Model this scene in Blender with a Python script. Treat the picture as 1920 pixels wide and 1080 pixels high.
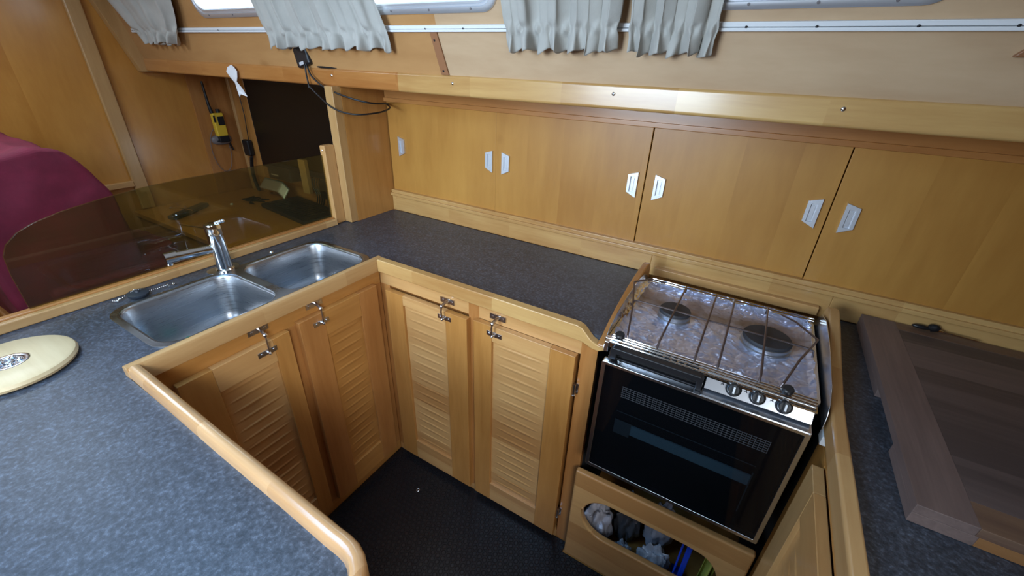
import bpy, bmesh, math, random
from mathutils import Vector, Matrix, noise
from mathutils.geometry import tessellate_polygon
random.seed(7)
PI = math.pi
for o in list(bpy.data.objects): bpy.data.objects.remove(o)
S = bpy.context.scene
COL = S.collection

# ---------------------------------------------------------------- camera
cd = bpy.data.cameras.new('camera'); cam = bpy.data.objects.new('camera', cd); COL.objects.link(cam)
cd.sensor_width = 36; cd.lens = 789.444/1920*36; cd.clip_start = .01
RW = [[0.8585862242264926, 0.5115210996854683, 0.034290817209008034], [0.26536763671306846, -0.38619673816363753, -0.883420679413326], [-0.4386453156635932, 0.7675924986647217, -0.46732434458086436]]
X, Y, Z = Vector(RW[0]), -Vector(RW[1]), -Vector(RW[2])
cam.matrix_world = Matrix(((X.x, Y.x, Z.x, 0), (X.y, Y.y, Z.y, 0), (X.z, Y.z, Z.z, 1.53), (0, 0, 0, 1)))
S.camera = cam
# ---------------------------------------------------------------- world, light, exposure
w = bpy.data.worlds.new('sky'); S.world = w; w.use_nodes = True
w.node_tree.nodes['Background'].inputs[0].default_value = (.66, .83, 1, 1)
w.node_tree.nodes['Background'].inputs[1].default_value = 5.0
S.view_settings.view_transform = 'Standard'; S.view_settings.look = 'None'
S.view_settings.exposure = 0.10; S.view_settings.gamma = 1; S.view_settings.use_curve_mapping = False
def area(name, loc, target, sx, sy, power, col):
    l = bpy.data.lights.new(name, 'AREA'); l.shape = 'RECTANGLE'; l.size = sx; l.size_y = sy; l.energy = power; l.color = col
    o = bpy.data.objects.new(name, l); COL.objects.link(o); o.location = loc
    o.rotation_euler = (Vector(target)-Vector(loc)).to_track_quat('-Z', 'Y').to_euler()
    return o
area('deck_hatch_light', (-.95, -.15, 1.93), (-.95, .0, 0), .6, .6, 12.5, (.27, .57, 1))
sl_ = area('saloon_hatch_light', (.65, -.75, 1.90), (-1.05, .5, .45), .7, .5, 9, (.86, .93, 1)); sl_.data.spread = math.radians(75)  # added fill lamp with no hatch of its own, brightens the sink cabinet doors
cl_ = area('companionway_light', (-.95, -1.40, 1.60), (-.80, 1.2, 1.40), 1.0, .7, 15, (.68, .84, 1)); cl_.data.spread = math.radians(85)
area('far_hatch_light', (-2.3, .1, 1.93), (-2.4, .4, 0), .5, .5, 8.5, (.72, .86, 1))

# ---------------------------------------------------------------- materials
def mat(name):
    m = bpy.data.materials.new(name); m.use_nodes = True
    return m, m.node_tree, m.node_tree.nodes['Principled BSDF']
def plain(name, col, rough=.5, metal=0, coat=0, spec=.5, bump=None, emit=None):
    m, t, b = mat(name)
    b.inputs['Base Color'].default_value = (*col, 1); b.inputs['Roughness'].default_value = rough
    b.inputs['Metallic'].default_value = metal; b.inputs['Coat Weight'].default_value = coat
    b.inputs['Specular IOR Level'].default_value = spec
    if bump:
        tc = t.nodes.new('ShaderNodeTexCoord'); n = t.nodes.new('ShaderNodeTexNoise'); n.inputs['Scale'].default_value = bump[0]; n.inputs['Detail'].default_value = 4
        bu = t.nodes.new('ShaderNodeBump'); bu.inputs['Strength'].default_value = bump[1]; bu.inputs['Distance'].default_value = .002
        t.links.new(tc.outputs['Object'], n.inputs['Vector']); t.links.new(n.outputs['Fac'], bu.inputs['Height']); t.links.new(bu.outputs['Normal'], b.inputs['Normal'])
    return m
def ramp(t, stops):
    r = t.nodes.new('ShaderNodeValToRGB'); e = r.color_ramp.elements
    while len(e) < len(stops): e.new(.5)
    for i, (p, c) in enumerate(stops): e[i].position = p; e[i].color = (*c, 1) if len(c) == 3 else c
    return r
def noisen(t, vec, scale, detail=3, rough=.5, dist=0):
    n = t.nodes.new('ShaderNodeTexNoise'); n.inputs['Scale'].default_value = scale; n.inputs['Detail'].default_value = detail
    n.inputs['Roughness'].default_value = rough; n.inputs['Distortion'].default_value = dist; t.links.new(vec, n.inputs['Vector']); return n
def wood(name, light, dark, grain='X', rough=.32, coat=.35, seg=None, segv=.25, stretch=14, fine=1.0, off=(0, 0, 0), knots=0, joint=None):
    m, t, b = mat(name); L = t.links
    tc = t.nodes.new('ShaderNodeTexCoord')
    mp = t.nodes.new('ShaderNodeMapping'); L.new(tc.outputs['Object'], mp.inputs['Vector'])
    sc = [stretch]*3; sc['XYZ'.index(grain)] = 1.3; mp.inputs['Scale'].default_value = sc; mp.inputs['Location'].default_value = off
    vec = mp.outputs['Vector']
    sepc = t.nodes.new('ShaderNodeSeparateXYZ'); L.new(tc.outputs['Object'], sepc.inputs[0])
    segfac = None
    if seg:
        ax, ln = seg
        dv = t.nodes.new('ShaderNodeMath'); dv.operation = 'DIVIDE'; dv.inputs[1].default_value = ln; L.new(sepc.outputs[ax], dv.inputs[0])
        fl = t.nodes.new('ShaderNodeMath'); fl.operation = 'FLOOR'; L.new(dv.outputs[0], fl.inputs[0])
        wn = t.nodes.new('ShaderNodeTexWhiteNoise'); wn.noise_dimensions = '1D'; L.new(fl.outputs[0], wn.inputs['W']); segfac = wn.outputs['Value']
        va = t.nodes.new('ShaderNodeVectorMath'); va.operation = 'ADD'; L.new(vec, va.inputs[0])
        sv = t.nodes.new('ShaderNodeVectorMath'); sv.operation = 'SCALE'; sv.inputs['Scale'].default_value = 7; L.new(wn.outputs['Color'], sv.inputs[0]); L.new(sv.outputs[0], va.inputs[1]); vec = va.outputs[0]
    n1 = noisen(t, vec, 1.6, 4, .55, .6); n2 = noisen(t, vec, 9*fine, 3, .6); n3 = noisen(t, tc.outputs['Object'], 3.2, 2, .5)
    a = t.nodes.new('ShaderNodeMath'); a.operation = 'MULTIPLY_ADD'; a.inputs[1].default_value = .55; L.new(n1.outputs['Fac'], a.inputs[0])
    a2 = t.nodes.new('ShaderNodeMath'); a2.operation = 'MULTIPLY_ADD'; a2.inputs[1].default_value = .22; L.new(n2.outputs['Fac'], a2.inputs[0])
    a3 = t.nodes.new('ShaderNodeMath'); a3.operation = 'MULTIPLY_ADD'; a3.inputs[1].default_value = .35; a3.inputs[2].default_value = -.06; L.new(n3.outputs['Fac'], a3.inputs[0])
    L.new(a3.outputs[0], a2.inputs[2]); L.new(a2.outputs[0], a.inputs[2]); out = a.outputs[0]
    if segfac:
        s1 = t.nodes.new('ShaderNodeMath'); s1.operation = 'MULTIPLY_ADD'; s1.inputs[1].default_value = segv; s1.inputs[2].default_value = -segv/2; L.new(segfac, s1.inputs[0])
        s2 = t.nodes.new('ShaderNodeMath'); s2.operation = 'ADD'; L.new(out, s2.inputs[0]); L.new(s1.outputs[0], s2.inputs[1]); out = s2.outputs[0]
    mid = tuple((p+q)/2 for p, q in zip(light, dark))
    r = ramp(t, [(.28, dark), (.52, mid), (.78, light)]); L.new(out, r.inputs[0]); colr = r.outputs[0]
    if knots:
        vo = t.nodes.new('ShaderNodeTexVoronoi'); vo.inputs['Scale'].default_value = knots; L.new(tc.outputs['Object'], vo.inputs['Vector'])
        kr = ramp(t, [(.0, (.45, .33, .25)), (.05, (.75, .68, .6)), (.09, (1, 1, 1))]); L.new(vo.outputs['Distance'], kr.inputs[0])
        mx = t.nodes.new('ShaderNodeMix'); mx.data_type = 'RGBA'; mx.blend_type = 'MULTIPLY'; mx.inputs[0].default_value = 1
        L.new(colr, mx.inputs[6]); L.new(kr.outputs[0], mx.inputs[7]); colr = mx.outputs[2]
    if joint:                                # boards left of the joint are another, redder timber
        gt = t.nodes.new('ShaderNodeMath'); gt.operation = 'LESS_THAN'; gt.inputs[1].default_value = joint[0]; L.new(sepc.outputs[0], gt.inputs[0])
        mj = t.nodes.new('ShaderNodeMix'); mj.data_type = 'RGBA'; mj.blend_type = 'MULTIPLY'; L.new(gt.outputs[0], mj.inputs[0]); L.new(colr, mj.inputs[6]); mj.inputs[7].default_value = (*joint[1], 1); colr = mj.outputs[2]
    L.new(colr, b.inputs['Base Color'])
    b.inputs['Roughness'].default_value = rough; b.inputs['Coat Weight'].default_value = coat; b.inputs['Coat Roughness'].default_value = .16
    bu = t.nodes.new('ShaderNodeBump'); bu.inputs['Strength'].default_value = .05; bu.inputs['Distance'].default_value = .001
    L.new(n2.outputs['Fac'], bu.inputs['Height']); L.new(bu.outputs['Normal'], b.inputs['Normal'])
    return m
HL, HD = (.59, .29, .080), (.37, .155, .034)       # honey maple
LL, LD = (.66, .385, .15), (.46, .225, .074)        # paler maple
RL, RD = (.54, .25, .075), (.34, .13, .032)      # redder stained
W_doorv = wood('wood_sliding_doors', (.53, .262, .056), (.37, .158, .028), 'Z', rough=.38, coat=.18, seg=(0, .14), segv=.10, stretch=7, knots=2.3)
W_railx = wood('wood_rail_x', (.64, .40, .15), (.42, .21, .065), 'X', seg=(0, .31), segv=.25)
W_raily = wood('wood_rail_y', (.62, .39, .17), (.42, .22, .08), 'Y', seg=(1, .27), segv=.3)
W_railx2 = wood('wood_rail_front', (.64, .38, .18), (.42, .21, .08), 'X', rough=.22, coat=.6, seg=(0, .22), segv=.22)
W_x = wood('wood_grain_x', HL, HD, 'X'); W_y = wood('wood_grain_y', HL, HD, 'Y'); W_z = wood('wood_grain_z', HL, HD, 'Z')
W_lx = wood('wood_pale_x', LL, LD, 'X', seg=(2, .09), segv=.4); W_ly = wood('wood_pale_y', LL, LD, 'Y', seg=(2, .09), segv=.4)
W_lz = wood('wood_pale_z', (.60, .37, .155), (.42, .225, .08), 'Z')
W_rz = wood('wood_red_z', RL, RD, 'Z'); W_rx = wood('wood_red_x', RL, RD, 'X'); W_ry = wood('wood_red_y', RL, RD, 'Y')
W_side = wood('wood_cabin_side', (.64, .455, .28), (.46, .29, .16), 'X', rough=.42, coat=.15, stretch=6, knots=1.7, joint=(-.095, (.86, .66, .42)))
W_railm = wood('wood_shelf_rail', (.66, .42, .16), (.42, .21, .065), 'X', rough=.28, seg=(0, .31), segv=.25, joint=(-.30, (.86, .64, .50)))
W_bulk = wood('wood_bulkhead', (.62, .295, .062), (.40, .155, .024), 'Z', rough=.3, coat=.4, stretch=5, seg=(1, .34), segv=.2)
W_endg = plain('wood_end_grain', (.30, .13, .055), .5, coat=.2)
W_board = wood('wood_pale_round_board', (.80, .62, .36), (.60, .42, .21), 'X', rough=.45, coat=.1)
W_dark = wood('wood_dark_board_y', (.26, .18, .155), (.115, .078, .070), 'Y', rough=.5, coat=.05, stretch=22)
W_dark2 = wood('wood_dark_board_x', (.17, .125, .115), (.080, .060, .058), 'X', rough=.5, coat=.05, stretch=22, seg=(1, .06), segv=.35)
W_dark3 = wood('wood_board_edge', (.42, .22, .08), (.24, .10, .035), 'X', rough=.45, coat=.1)
STEEL = plain('stainless_steel', (.74, .77, .82), .24, 1)
CHROME = plain('chrome', (.75, .77, .8), .08, 1)
NICKEL = plain('latch_metal', (.62, .60, .60), .28, 1)
ALU = plain('satin_aluminium', (.74, .76, .80), .42, .8)
BLACK = plain('black_plastic', (.012, .012, .014), .38)
BLACKM = plain('black_enamel', (.010, .010, .012), .5)
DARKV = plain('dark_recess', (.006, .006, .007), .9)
GRATE = plain('grate_wire', (.17, .135, .13), .35, .8)
BURN = plain('burner_cap', (.035, .035, .04), .6, bump=(200, .3)); BURNR = plain('burner_ring', (.42, .43, .45), .4, .9)
WHITEP = plain('white_painted', (.78, .79, .80), .4); CEILM = plain('ceiling_vinyl', (.80, .78, .74), .6)
CABLE = plain('black_cable', (.008, .008, .009), .45)
YEL = plain('yellow_plastic', (.75, .50, .04), .4); GREYP = plain('grey_plastic', (.17, .15, .15), .5)
GREEN = plain('green_plastic', (0, .48, .25), .35); BLUE = plain('blue_plastic', (.01, .06, .62), .35); LIME = plain('yellow_green_fabric', (.36, .40, .07), .8)
PAPER = plain('white_paper', (.82, .82, .84), .8, bump=(60, .4))
BAG = plain('thin_plastic_bag', (.36, .38, .42), .22, coat=.3, bump=(40, 1)); BAGW = plain('pale_plastic_bag', (.55, .55, .62), .3, bump=(50, .8))
BAGD = plain('dark_plastic_bag', (.09, .095, .11), .3, bump=(45, .8))
RUBBERP = plain('plug_rubber', (.02, .025, .035), .5)

def counter_mat():
    m, t, b = mat('grey_laminate'); L = t.links; tc = t.nodes.new('ShaderNodeTexCoord')
    n1 = noisen(t, tc.outputs['Object'], 420, 2, .6); n2 = noisen(t, tc.outputs['Object'], 45, 4, .6); n3 = noisen(t, tc.outputs['Object'], 140, 3, .7)
    r1 = ramp(t, [(.38, (.033, .038, .048)), (.55, (.056, .065, .083)), (.72, (.110, .128, .165))]); L.new(n3.outputs['Fac'], r1.inputs[0])
    r2 = ramp(t, [(.3, (.72, .72, .72)), (.7, (1.2, 1.2, 1.2))]); L.new(n2.outputs['Fac'], r2.inputs[0])
    mx = t.nodes.new('ShaderNodeMix'); mx.data_type = 'RGBA'; mx.blend_type = 'MULTIPLY'; mx.inputs[0].default_value = 1
    L.new(r1.outputs[0], mx.inputs[6]); L.new(r2.outputs[0], mx.inputs[7]); L.new(mx.outputs[2], b.inputs['Base Color'])
    b.inputs['Roughness'].default_value = .42; b.inputs['Specular IOR Level'].default_value = .6
    bu = t.nodes.new('ShaderNodeBump'); bu.inputs['Strength'].default_value = .28; bu.inputs['Distance'].default_value = .0012
    L.new(n3.outputs['Fac'], bu.inputs['Height']); L.new(bu.outputs['Normal'], b.inputs['Normal']); return m
LAM = counter_mat()
def mat_rubber():
    m, t, b = mat('ring_rubber_mat'); L = t.links; tc = t.nodes.new('ShaderNodeTexCoord'); sp = t.nodes.new('ShaderNodeSeparateXYZ'); L.new(tc.outputs['Object'], sp.inputs[0])
    P = .021
    def M(op, a, c=None, d=None):
        n = t.nodes.new('ShaderNodeMath'); n.operation = op
        for i, v in enumerate((a, c, d)):
            if v is None: continue
            if isinstance(v, (int, float)): n.inputs[i].default_value = v
            else: L.new(v, n.inputs[i])
        return n.outputs[0]
    def cell(ox, oy):
        u = M('SUBTRACT', M('MODULO', M('ADD', sp.outputs[0], 10*P+ox), P), P/2)
        v = M('SUBTRACT', M('MODULO', M('ADD', sp.outputs[1], 17.32*P+oy), P*1.732), P*.866)
        return M('SQRT', M('ADD', M('MULTIPLY', u, u), M('MULTIPLY', v, v)))
    d = M('MINIMUM', cell(200*P, 173.2*P), cell(200.5*P, 173.2*P+.866*P))
    r = ramp(t, [(.0, (.55,)*3), (.42, (.55,)*3), (.52, (1,)*3), (.64, (1,)*3), (.76, (0,)*3)]); L.new(M('DIVIDE', d, .0125), r.inputs[0])
    bu = t.nodes.new('ShaderNodeBump'); bu.inputs['Strength'].default_value = 1; bu.inputs['Distance'].default_value = .009
    L.new(r.outputs[0], bu.inputs['Height']); L.new(bu.outputs['Normal'], b.inputs['Normal'])
    b.inputs['Base Color'].default_value = (.008, .009, .012, 1); b.inputs['Roughness'].default_value = .30; return m
RUBBER = mat_rubber()
def mat_foil():
    m, t, b = mat('grease_stained_foil'); L = t.links; tc = t.nodes.new('ShaderNodeTexCoord')
    sp = t.nodes.new('ShaderNodeSeparateXYZ'); L.new(tc.outputs['Object'], sp.inputs[0])
    n = noisen(t, tc.outputs['Object'], 14, 4, .6)
    ma = t.nodes.new('ShaderNodeMath'); ma.operation = 'SUBTRACT'; ma.inputs[1].default_value = .105; L.new(sp.outputs[1], ma.inputs[0])
    mb = t.nodes.new('ShaderNodeMath'); mb.operation = 'ABSOLUTE'; L.new(ma.outputs[0], mb.inputs[0])
    mc = t.nodes.new('ShaderNodeMath'); mc.operation = 'MULTIPLY_ADD'; mc.inputs[1].default_value = -6; L.new(mb.outputs[0], mc.inputs[0]); L.new(n.outputs['Fac'], mc.inputs[2])
    r = ramp(t, [(.10, (.60, .65, .84)), (.27, (.40, .35, .37)), (.50, (.27, .19, .14))]); L.new(mc.outputs[0], r.inputs[0]); L.new(r.outputs[0], b.inputs['Base Color'])
    r2 = ramp(t, [(.12, (.62,)*3), (.42, (.2,)*3)]); L.new(mc.outputs[0], r2.inputs[0]); L.new(r2.outputs[0], b.inputs['Metallic'])
    r3 = ramp(t, [(.15, (.20,)*3), (.42, (.45,)*3)]); L.new(mc.outputs[0], r3.inputs[0]); L.new(r3.outputs[0], b.inputs['Roughness'])
    return m
FOIL = mat_foil()
FOILC = plain('clean_foil', (.82, .84, .88), .16, 1)
def mat_brushed():
    m, t, b = mat('brushed_sink_steel'); L = t.links; tc = t.nodes.new('ShaderNodeTexCoord')
    mp = t.nodes.new('ShaderNodeMapping'); mp.inputs['Scale'].default_value = (4, 4, 300); L.new(tc.outputs['Object'], mp.inputs['Vector'])
    n = noisen(t, mp.outputs[0], 3, 3); r = ramp(t, [(.3, (.24,)*3), (.7, (.40,)*3)]); L.new(n.outputs['Fac'], r.inputs[0]); L.new(r.outputs[0], b.inputs['Roughness'])
    b.inputs['Base Color'].default_value = (.40, .42, .45, 1); b.inputs['Metallic'].default_value = 1; return m
SINKM = mat_brushed()
def mat_cloth(name, col, sc, dark=.8):
    m, t, b = mat(name); L = t.links; tc = t.nodes.new('ShaderNodeTexCoord'); n = noisen(t, tc.outputs['Object'], sc, 5, .65)
    r = ramp(t, [(.3, tuple(c*dark for c in col)), (.7, col)]); L.new(n.outputs['Fac'], r.inputs[0]); L.new(r.outputs[0], b.inputs['Base Color'])
    b.inputs['Roughness'].default_value = .85; b.inputs['Sheen Weight'].default_value = .2
    n2 = noisen(t, tc.outputs['Object'], 30, 4, .6)
    bu = t.nodes.new('ShaderNodeBump'); bu.inputs['Strength'].default_value = .5; bu.inputs['Distance'].default_value = .003; L.new(n2.outputs['Fac'], bu.inputs['Height']); L.new(bu.outputs['Normal'], b.inputs['Normal']); return m
CURT = mat_cloth('cream_curtain_cloth', (.475, .455, .41), 9, .84)
MAROON = mat_cloth('maroon_velour', (.20, .012, .036), 12, .65); MAROON.node_tree.nodes['Principled BSDF'].inputs['Sheen Weight'].default_value = 0
def mat_glass(name, tint, refl_rough=.02, opacity=0.0, body=(0, 0, 0)):
    m = bpy.data.materials.new(name); m.use_nodes = True; t = m.node_tree; t.nodes.clear(); L = t.links
    o = t.nodes.new('ShaderNodeOutputMaterial'); tr = t.nodes.new('ShaderNodeBsdfTransparent'); tr.inputs[0].default_value = (*tint, 1)
    gl = t.nodes.new('ShaderNodeBsdfGlossy'); gl.inputs['Roughness'].default_value = refl_rough; lw = t.nodes.new('ShaderNodeLayerWeight'); geo = t.nodes.new('ShaderNodeNewGeometry')
    def M(op, a, b=None, c=None):
        n = t.nodes.new('ShaderNodeMath'); n.operation = op
        for i, v in enumerate((a, b, c)):
            if isinstance(v, (int, float)): n.inputs[i].default_value = v
            elif v is not None: L.new(v, n.inputs[i])
        return n.outputs[0]
    lw.inputs['Blend'].default_value = .5
    fac = M('MULTIPLY', M('MULTIPLY_ADD', M('POWER', lw.outputs['Facing'], 5), .95, .045), M('SUBTRACT', 1, geo.outputs['Backfacing']))
    src = tr.outputs[0]
    if opacity:
        df = t.nodes.new('ShaderNodeBsdfDiffuse'); df.inputs[0].default_value = (*body, 1); mx0 = t.nodes.new('ShaderNodeMixShader'); mx0.inputs[0].default_value = opacity
        L.new(src, mx0.inputs[1]); L.new(df.outputs[0], mx0.inputs[2]); src = mx0.outputs[0]
    mx = t.nodes.new('ShaderNodeMixShader'); L.new(fac, mx.inputs[0]); L.new(src, mx.inputs[1]); L.new(gl.outputs[0], mx.inputs[2]); L.new(mx.outputs[0], o.inputs[0]); return m
TINT = mat_glass('bronze_tinted_glass', (.66, .64, .42), .02, .08, (.11, .09, .04))
PANE = mat_glass('window_glass', (.97, .985, 1))
OVENG = mat_glass('black_oven_glass', (.55, .60, .64), .04, .20, (.006, .007, .009))
SCREEN = plain('dead_screen', (.006, .0045, .004), .35)

# ---------------------------------------------------------------- mesh building
class MB:
    def __init__(s): s.v = []; s.f = []; s.m = []
    def add(s, vs, fs, mi=0):
        n = len(s.v); s.v += [Vector(p) for p in vs]; s.f += [tuple(i+n for i in f) for f in fs]; s.m += [mi]*len(fs); return s
    def box(s, x0, x1, y0, y1, z0, z1, mi=0):
        return s.add([(x0,y0,z0),(x1,y0,z0),(x1,y1,z0),(x0,y1,z0),(x0,y0,z1),(x1,y0,z1),(x1,y1,z1),(x0,y1,z1)],
                     [(0,3,2,1),(4,5,6,7),(0,1,5,4),(1,2,6,5),(2,3,7,6),(3,0,4,7)], mi)
    def plate(s, loops, fn, a, b, mi=0):
        """loops of 2d points (outer first, then holes); fn(u,v,w) -> point; extruded between w=a and w=b"""
        flat = [p for l in loops for p in l]; tri = tessellate_polygon([[Vector((p[0], p[1], 0)) for p in l] for l in loops])
        n = len(flat); vs = [fn(p[0], p[1], a) for p in flat]+[fn(p[0], p[1], b) for p in flat]; fs = []
        for t in tri: fs += [tuple(t), tuple(i+n for i in reversed(t))]
        k = 0
        for l in loops:
            c = len(l)
            for i in range(c): j = (i+1) % c; fs.append((k+i, k+j, k+j+n, k+i+n))
            k += c
        return s.add(vs, fs, mi)
    def prism(s, pts, axis, a, b, mi=0):
        fn = {'X': lambda u, v, w: (w, u, v), 'Y': lambda u, v, w: (u, w, v), 'Z': lambda u, v, w: (u, v, w)}[axis]
        return s.plate([pts], fn, a, b, mi)
    def tube(s, pts, r, n=8, mi=0, cap=True, closed=False):
        pts = [Vector(p) for p in pts]; rs = r if isinstance(r, (list, tuple)) else [r]*len(pts); vs = []; fs = []; up = None; K = len(pts)
        for i, p in enumerate(pts):
            if closed: d = pts[(i+1) % K]-pts[i-1]
            else: d = pts[min(i+1, K-1)]-pts[max(i-1, 0)]
            d.normalize()
            if up is None: up = d.orthogonal().normalized()
            else:
                up = up-d*up.dot(d)
                up = up.normalized() if up.length > 1e-6 else d.orthogonal().normalized()
            q = d.cross(up)
            for k in range(n): t = 2*PI*k/n; vs.append(p+(up*math.cos(t)+q*math.sin(t))*rs[i])
        for i in range(K if closed else K-1):
            for k in range(n): a = i*n+k; b = i*n+(k+1) % n; c = ((i+1) % K)*n; fs.append((a, b, c+(k+1) % n, c+k))
        if cap and not closed: fs += [tuple(range(n))[::-1], tuple(range((K-1)*n, K*n))]
        return s.add(vs, fs, mi)
    def lathe(s, prof, c, axis=(0, 0, 1), n=32, mi=0):
        q = Vector((0, 0, 1)).rotation_difference(Vector(axis).normalized()); vs = []; fs = []; K = len(prof)
        for r, z in prof:
            for k in range(n): t = 2*PI*k/n; vs.append(Vector(c)+q @ Vector((r*math.cos(t), r*math.sin(t), z)))
        for i in range(K-1):
            for k in range(n): a = i*n; j = (k+1) % n; fs.append((a+k, a+j, a+n+j, a+n+k))
        fs += [tuple(range(n))[::-1], tuple(range((K-1)*n, K*n))]
        return s.add(vs, fs, mi)
    def grid(s, fn, nu, nv, mi=0):
        vs = [fn(i/nu, j/nv) for j in range(nv+1) for i in range(nu+1)]
        return s.add(vs, [(j*(nu+1)+i, j*(nu+1)+i+1, (j+1)*(nu+1)+i+1, (j+1)*(nu+1)+i) for j in range(nv) for i in range(nu)], mi)
    def rings(s, loops, mi=0, cap0=False, cap1=False):
        n = len(loops[0]); vs = [p for l in loops for p in l]; fs = []
        for i in range(len(loops)-1):
            for k in range(n): j = (k+1) % n; fs.append((i*n+k, i*n+j, (i+1)*n+j, (i+1)*n+k))
        if cap0: fs.append(tuple(range(n))[::-1])
        if cap1: fs.append(tuple(range((len(loops)-1)*n, len(loops)*n)))
        return s.add(vs, fs, mi)
    def sweep(s, path, prof, mi=0):
        """path: 2d xy polyline; prof: closed list of (offset to the left, z)"""
        P = [Vector(p) for p in path]; loops = []
        for i, p in enumerate(P):
            d0 = (P[i]-P[i-1]).normalized() if i else (P[1]-P[0]).normalized(); d1 = (P[i+1]-P[i]).normalized() if i < len(P)-1 else d0
            n0 = Vector((-d0.y, d0.x)); n1 = Vector((-d1.y, d1.x)); mvec = (n0+n1).normalized(); mvec /= max(.3, mvec.dot(n0))
            loops.append([Vector((p.x+mvec.x*o, p.y+mvec.y*o, z)) for o, z in prof])
        return s.rings(loops, mi, True, True)
    def blob(s, c, r, n=20, amp=.0, freq=3, pw=1.0, mi=0, seed=0, rot=None):
        def sp(t, e): return math.copysign(abs(t)**e, t)
        vs = []; N = n*2
        for j in range(1, n):
            ph = -PI/2+PI*j/n
            for i in range(N):
                th = 2*PI*i/N; p = Vector((sp(math.cos(ph), pw)*sp(math.cos(th), pw), sp(math.cos(ph), pw)*sp(math.sin(th), pw), sp(math.sin(ph), pw)))
                p *= 1+amp*noise.fractal(p*freq+Vector((seed, seed*2, 0)), 1, 2, 3)
                vs.append(p)
        vs += [Vector((0, 0, -1)), Vector((0, 0, 1))]
        vs = [Vector((p.x*r[0], p.y*r[1], p.z*r[2])) for p in vs]
        if rot: vs = [rot @ p for p in vs]
        vs = [p+Vector(c) for p in vs]; fs = []
        for j in range(n-2):
            for i in range(N): k = (i+1) % N; fs.append((j*N+i, j*N+k, (j+1)*N+k, (j+1)*N+i))
        b, t = len(vs)-2, len(vs)-1
        for i in range(N): k = (i+1) % N; fs += [(b, k, i), (t, (n-2)*N+i, (n-2)*N+k)]
        return s.add(vs, fs, mi)
    def xf(s, M, start=0):
        for i in range(start, len(s.v)): s.v[i] = M @ s.v[i]
        return s
    def build(s, name, mats, parent=None, bevel=0, seg=2, ang=35, origin=None, solid=0):
        if not isinstance(mats, (list, tuple)): mats = [mats]
        if parent is not None:
            o0 = Vector(parent['_o'])
        elif origin is not None: o0 = Vector(origin)
        else:
            o0 = Vector(((min(v.x for v in s.v)+max(v.x for v in s.v))/2, (min(v.y for v in s.v)+max(v.y for v in s.v))/2, min(v.z for v in s.v)))
        me = bpy.data.meshes.new(name); me.from_pydata([v-o0 for v in s.v], [], s.f)
        for m_ in mats: me.materials.append(m_)
        me.polygons.foreach_set('material_index', s.m); me.validate()
        bm = bmesh.new(); bm.from_mesh(me); bmesh.ops.recalc_face_normals(bm, faces=bm.faces); bm.to_mesh(me); bm.free()
        me.polygons.foreach_set('use_smooth', [True]*len(me.polygons)); me.set_sharp_from_angle(angle=math.radians(ang))
        o = bpy.data.objects.new(name, me); COL.objects.link(o); o['_o'] = tuple(o0)
        if parent is not None: o.parent = parent
        else: o.location = o0
        if solid: q = o.modifiers.new('thickness', 'SOLIDIFY'); q.thickness = solid; q.offset = 0
        if bevel:
            q = o.modifiers.new('bevel', 'BEVEL'); q.width = bevel; q.segments = seg; q.limit_method = 'ANGLE'; q.angle_limit = math.radians(40); q.harden_normals = True
        return o
def thing(name, label, cat, loc, group=None):
    o = bpy.data.objects.new(name, None); COL.objects.link(o); o.location = loc; o['_o'] = tuple(loc); o.empty_display_size = .05
    o['label'] = label; o['category'] = cat
    if group: o['group'] = group
    return o
def tag(o, label, cat, group=None):
    o['label'] = label; o['category'] = cat
    if group: o['group'] = group
    return o
def struct(o): o['kind'] = 'structure'; return o
def rrect(x0, x1, y0, y1, r, n=6):
    out = []
    for cx, cy, a in ((x1-r, y1-r, 0), (x0+r, y1-r, 1), (x0+r, y0+r, 2), (x1-r, y0+r, 3)):
        for k in range(n+1): t = (a+k/n)*PI/2; out.append((cx+r*math.cos(t), cy+r*math.sin(t)))
    return out

# ================================================================ SETTING
struct(MB().box(-3.05, 1.35, -1.65, 1.75, -.03, 0).build('floor', W_x))
struct(MB().box(-3.05, 1.35, -1.65, 1.055, 1.985, 2.01).build('ceiling', CEILM))
SIDE = [(-1.65, 0), (1.65, 0), (1.65, 1.455), (1.21, 1.465), (1.055, 1.985), (-1.65, 1.985)]
struct(MB().prism(SIDE, 'X', -3.05, -3.0).build('wall_left', W_bulk))
struct(MB().prism(SIDE, 'X', 1.30, 1.35).build('wall_right', W_bulk))
struct(MB().box(-3.0, 1.30, -1.65, -1.60, 0, 2.0).build('wall_front', W_bulk))
struct(MB().box(-3.0, -1.50, 1.60, 1.65, 0, 1.435).box(-1.50, 1.30, 1.44, 1.48, 0, 1.435).build('wall_back', W_rx))
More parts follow.
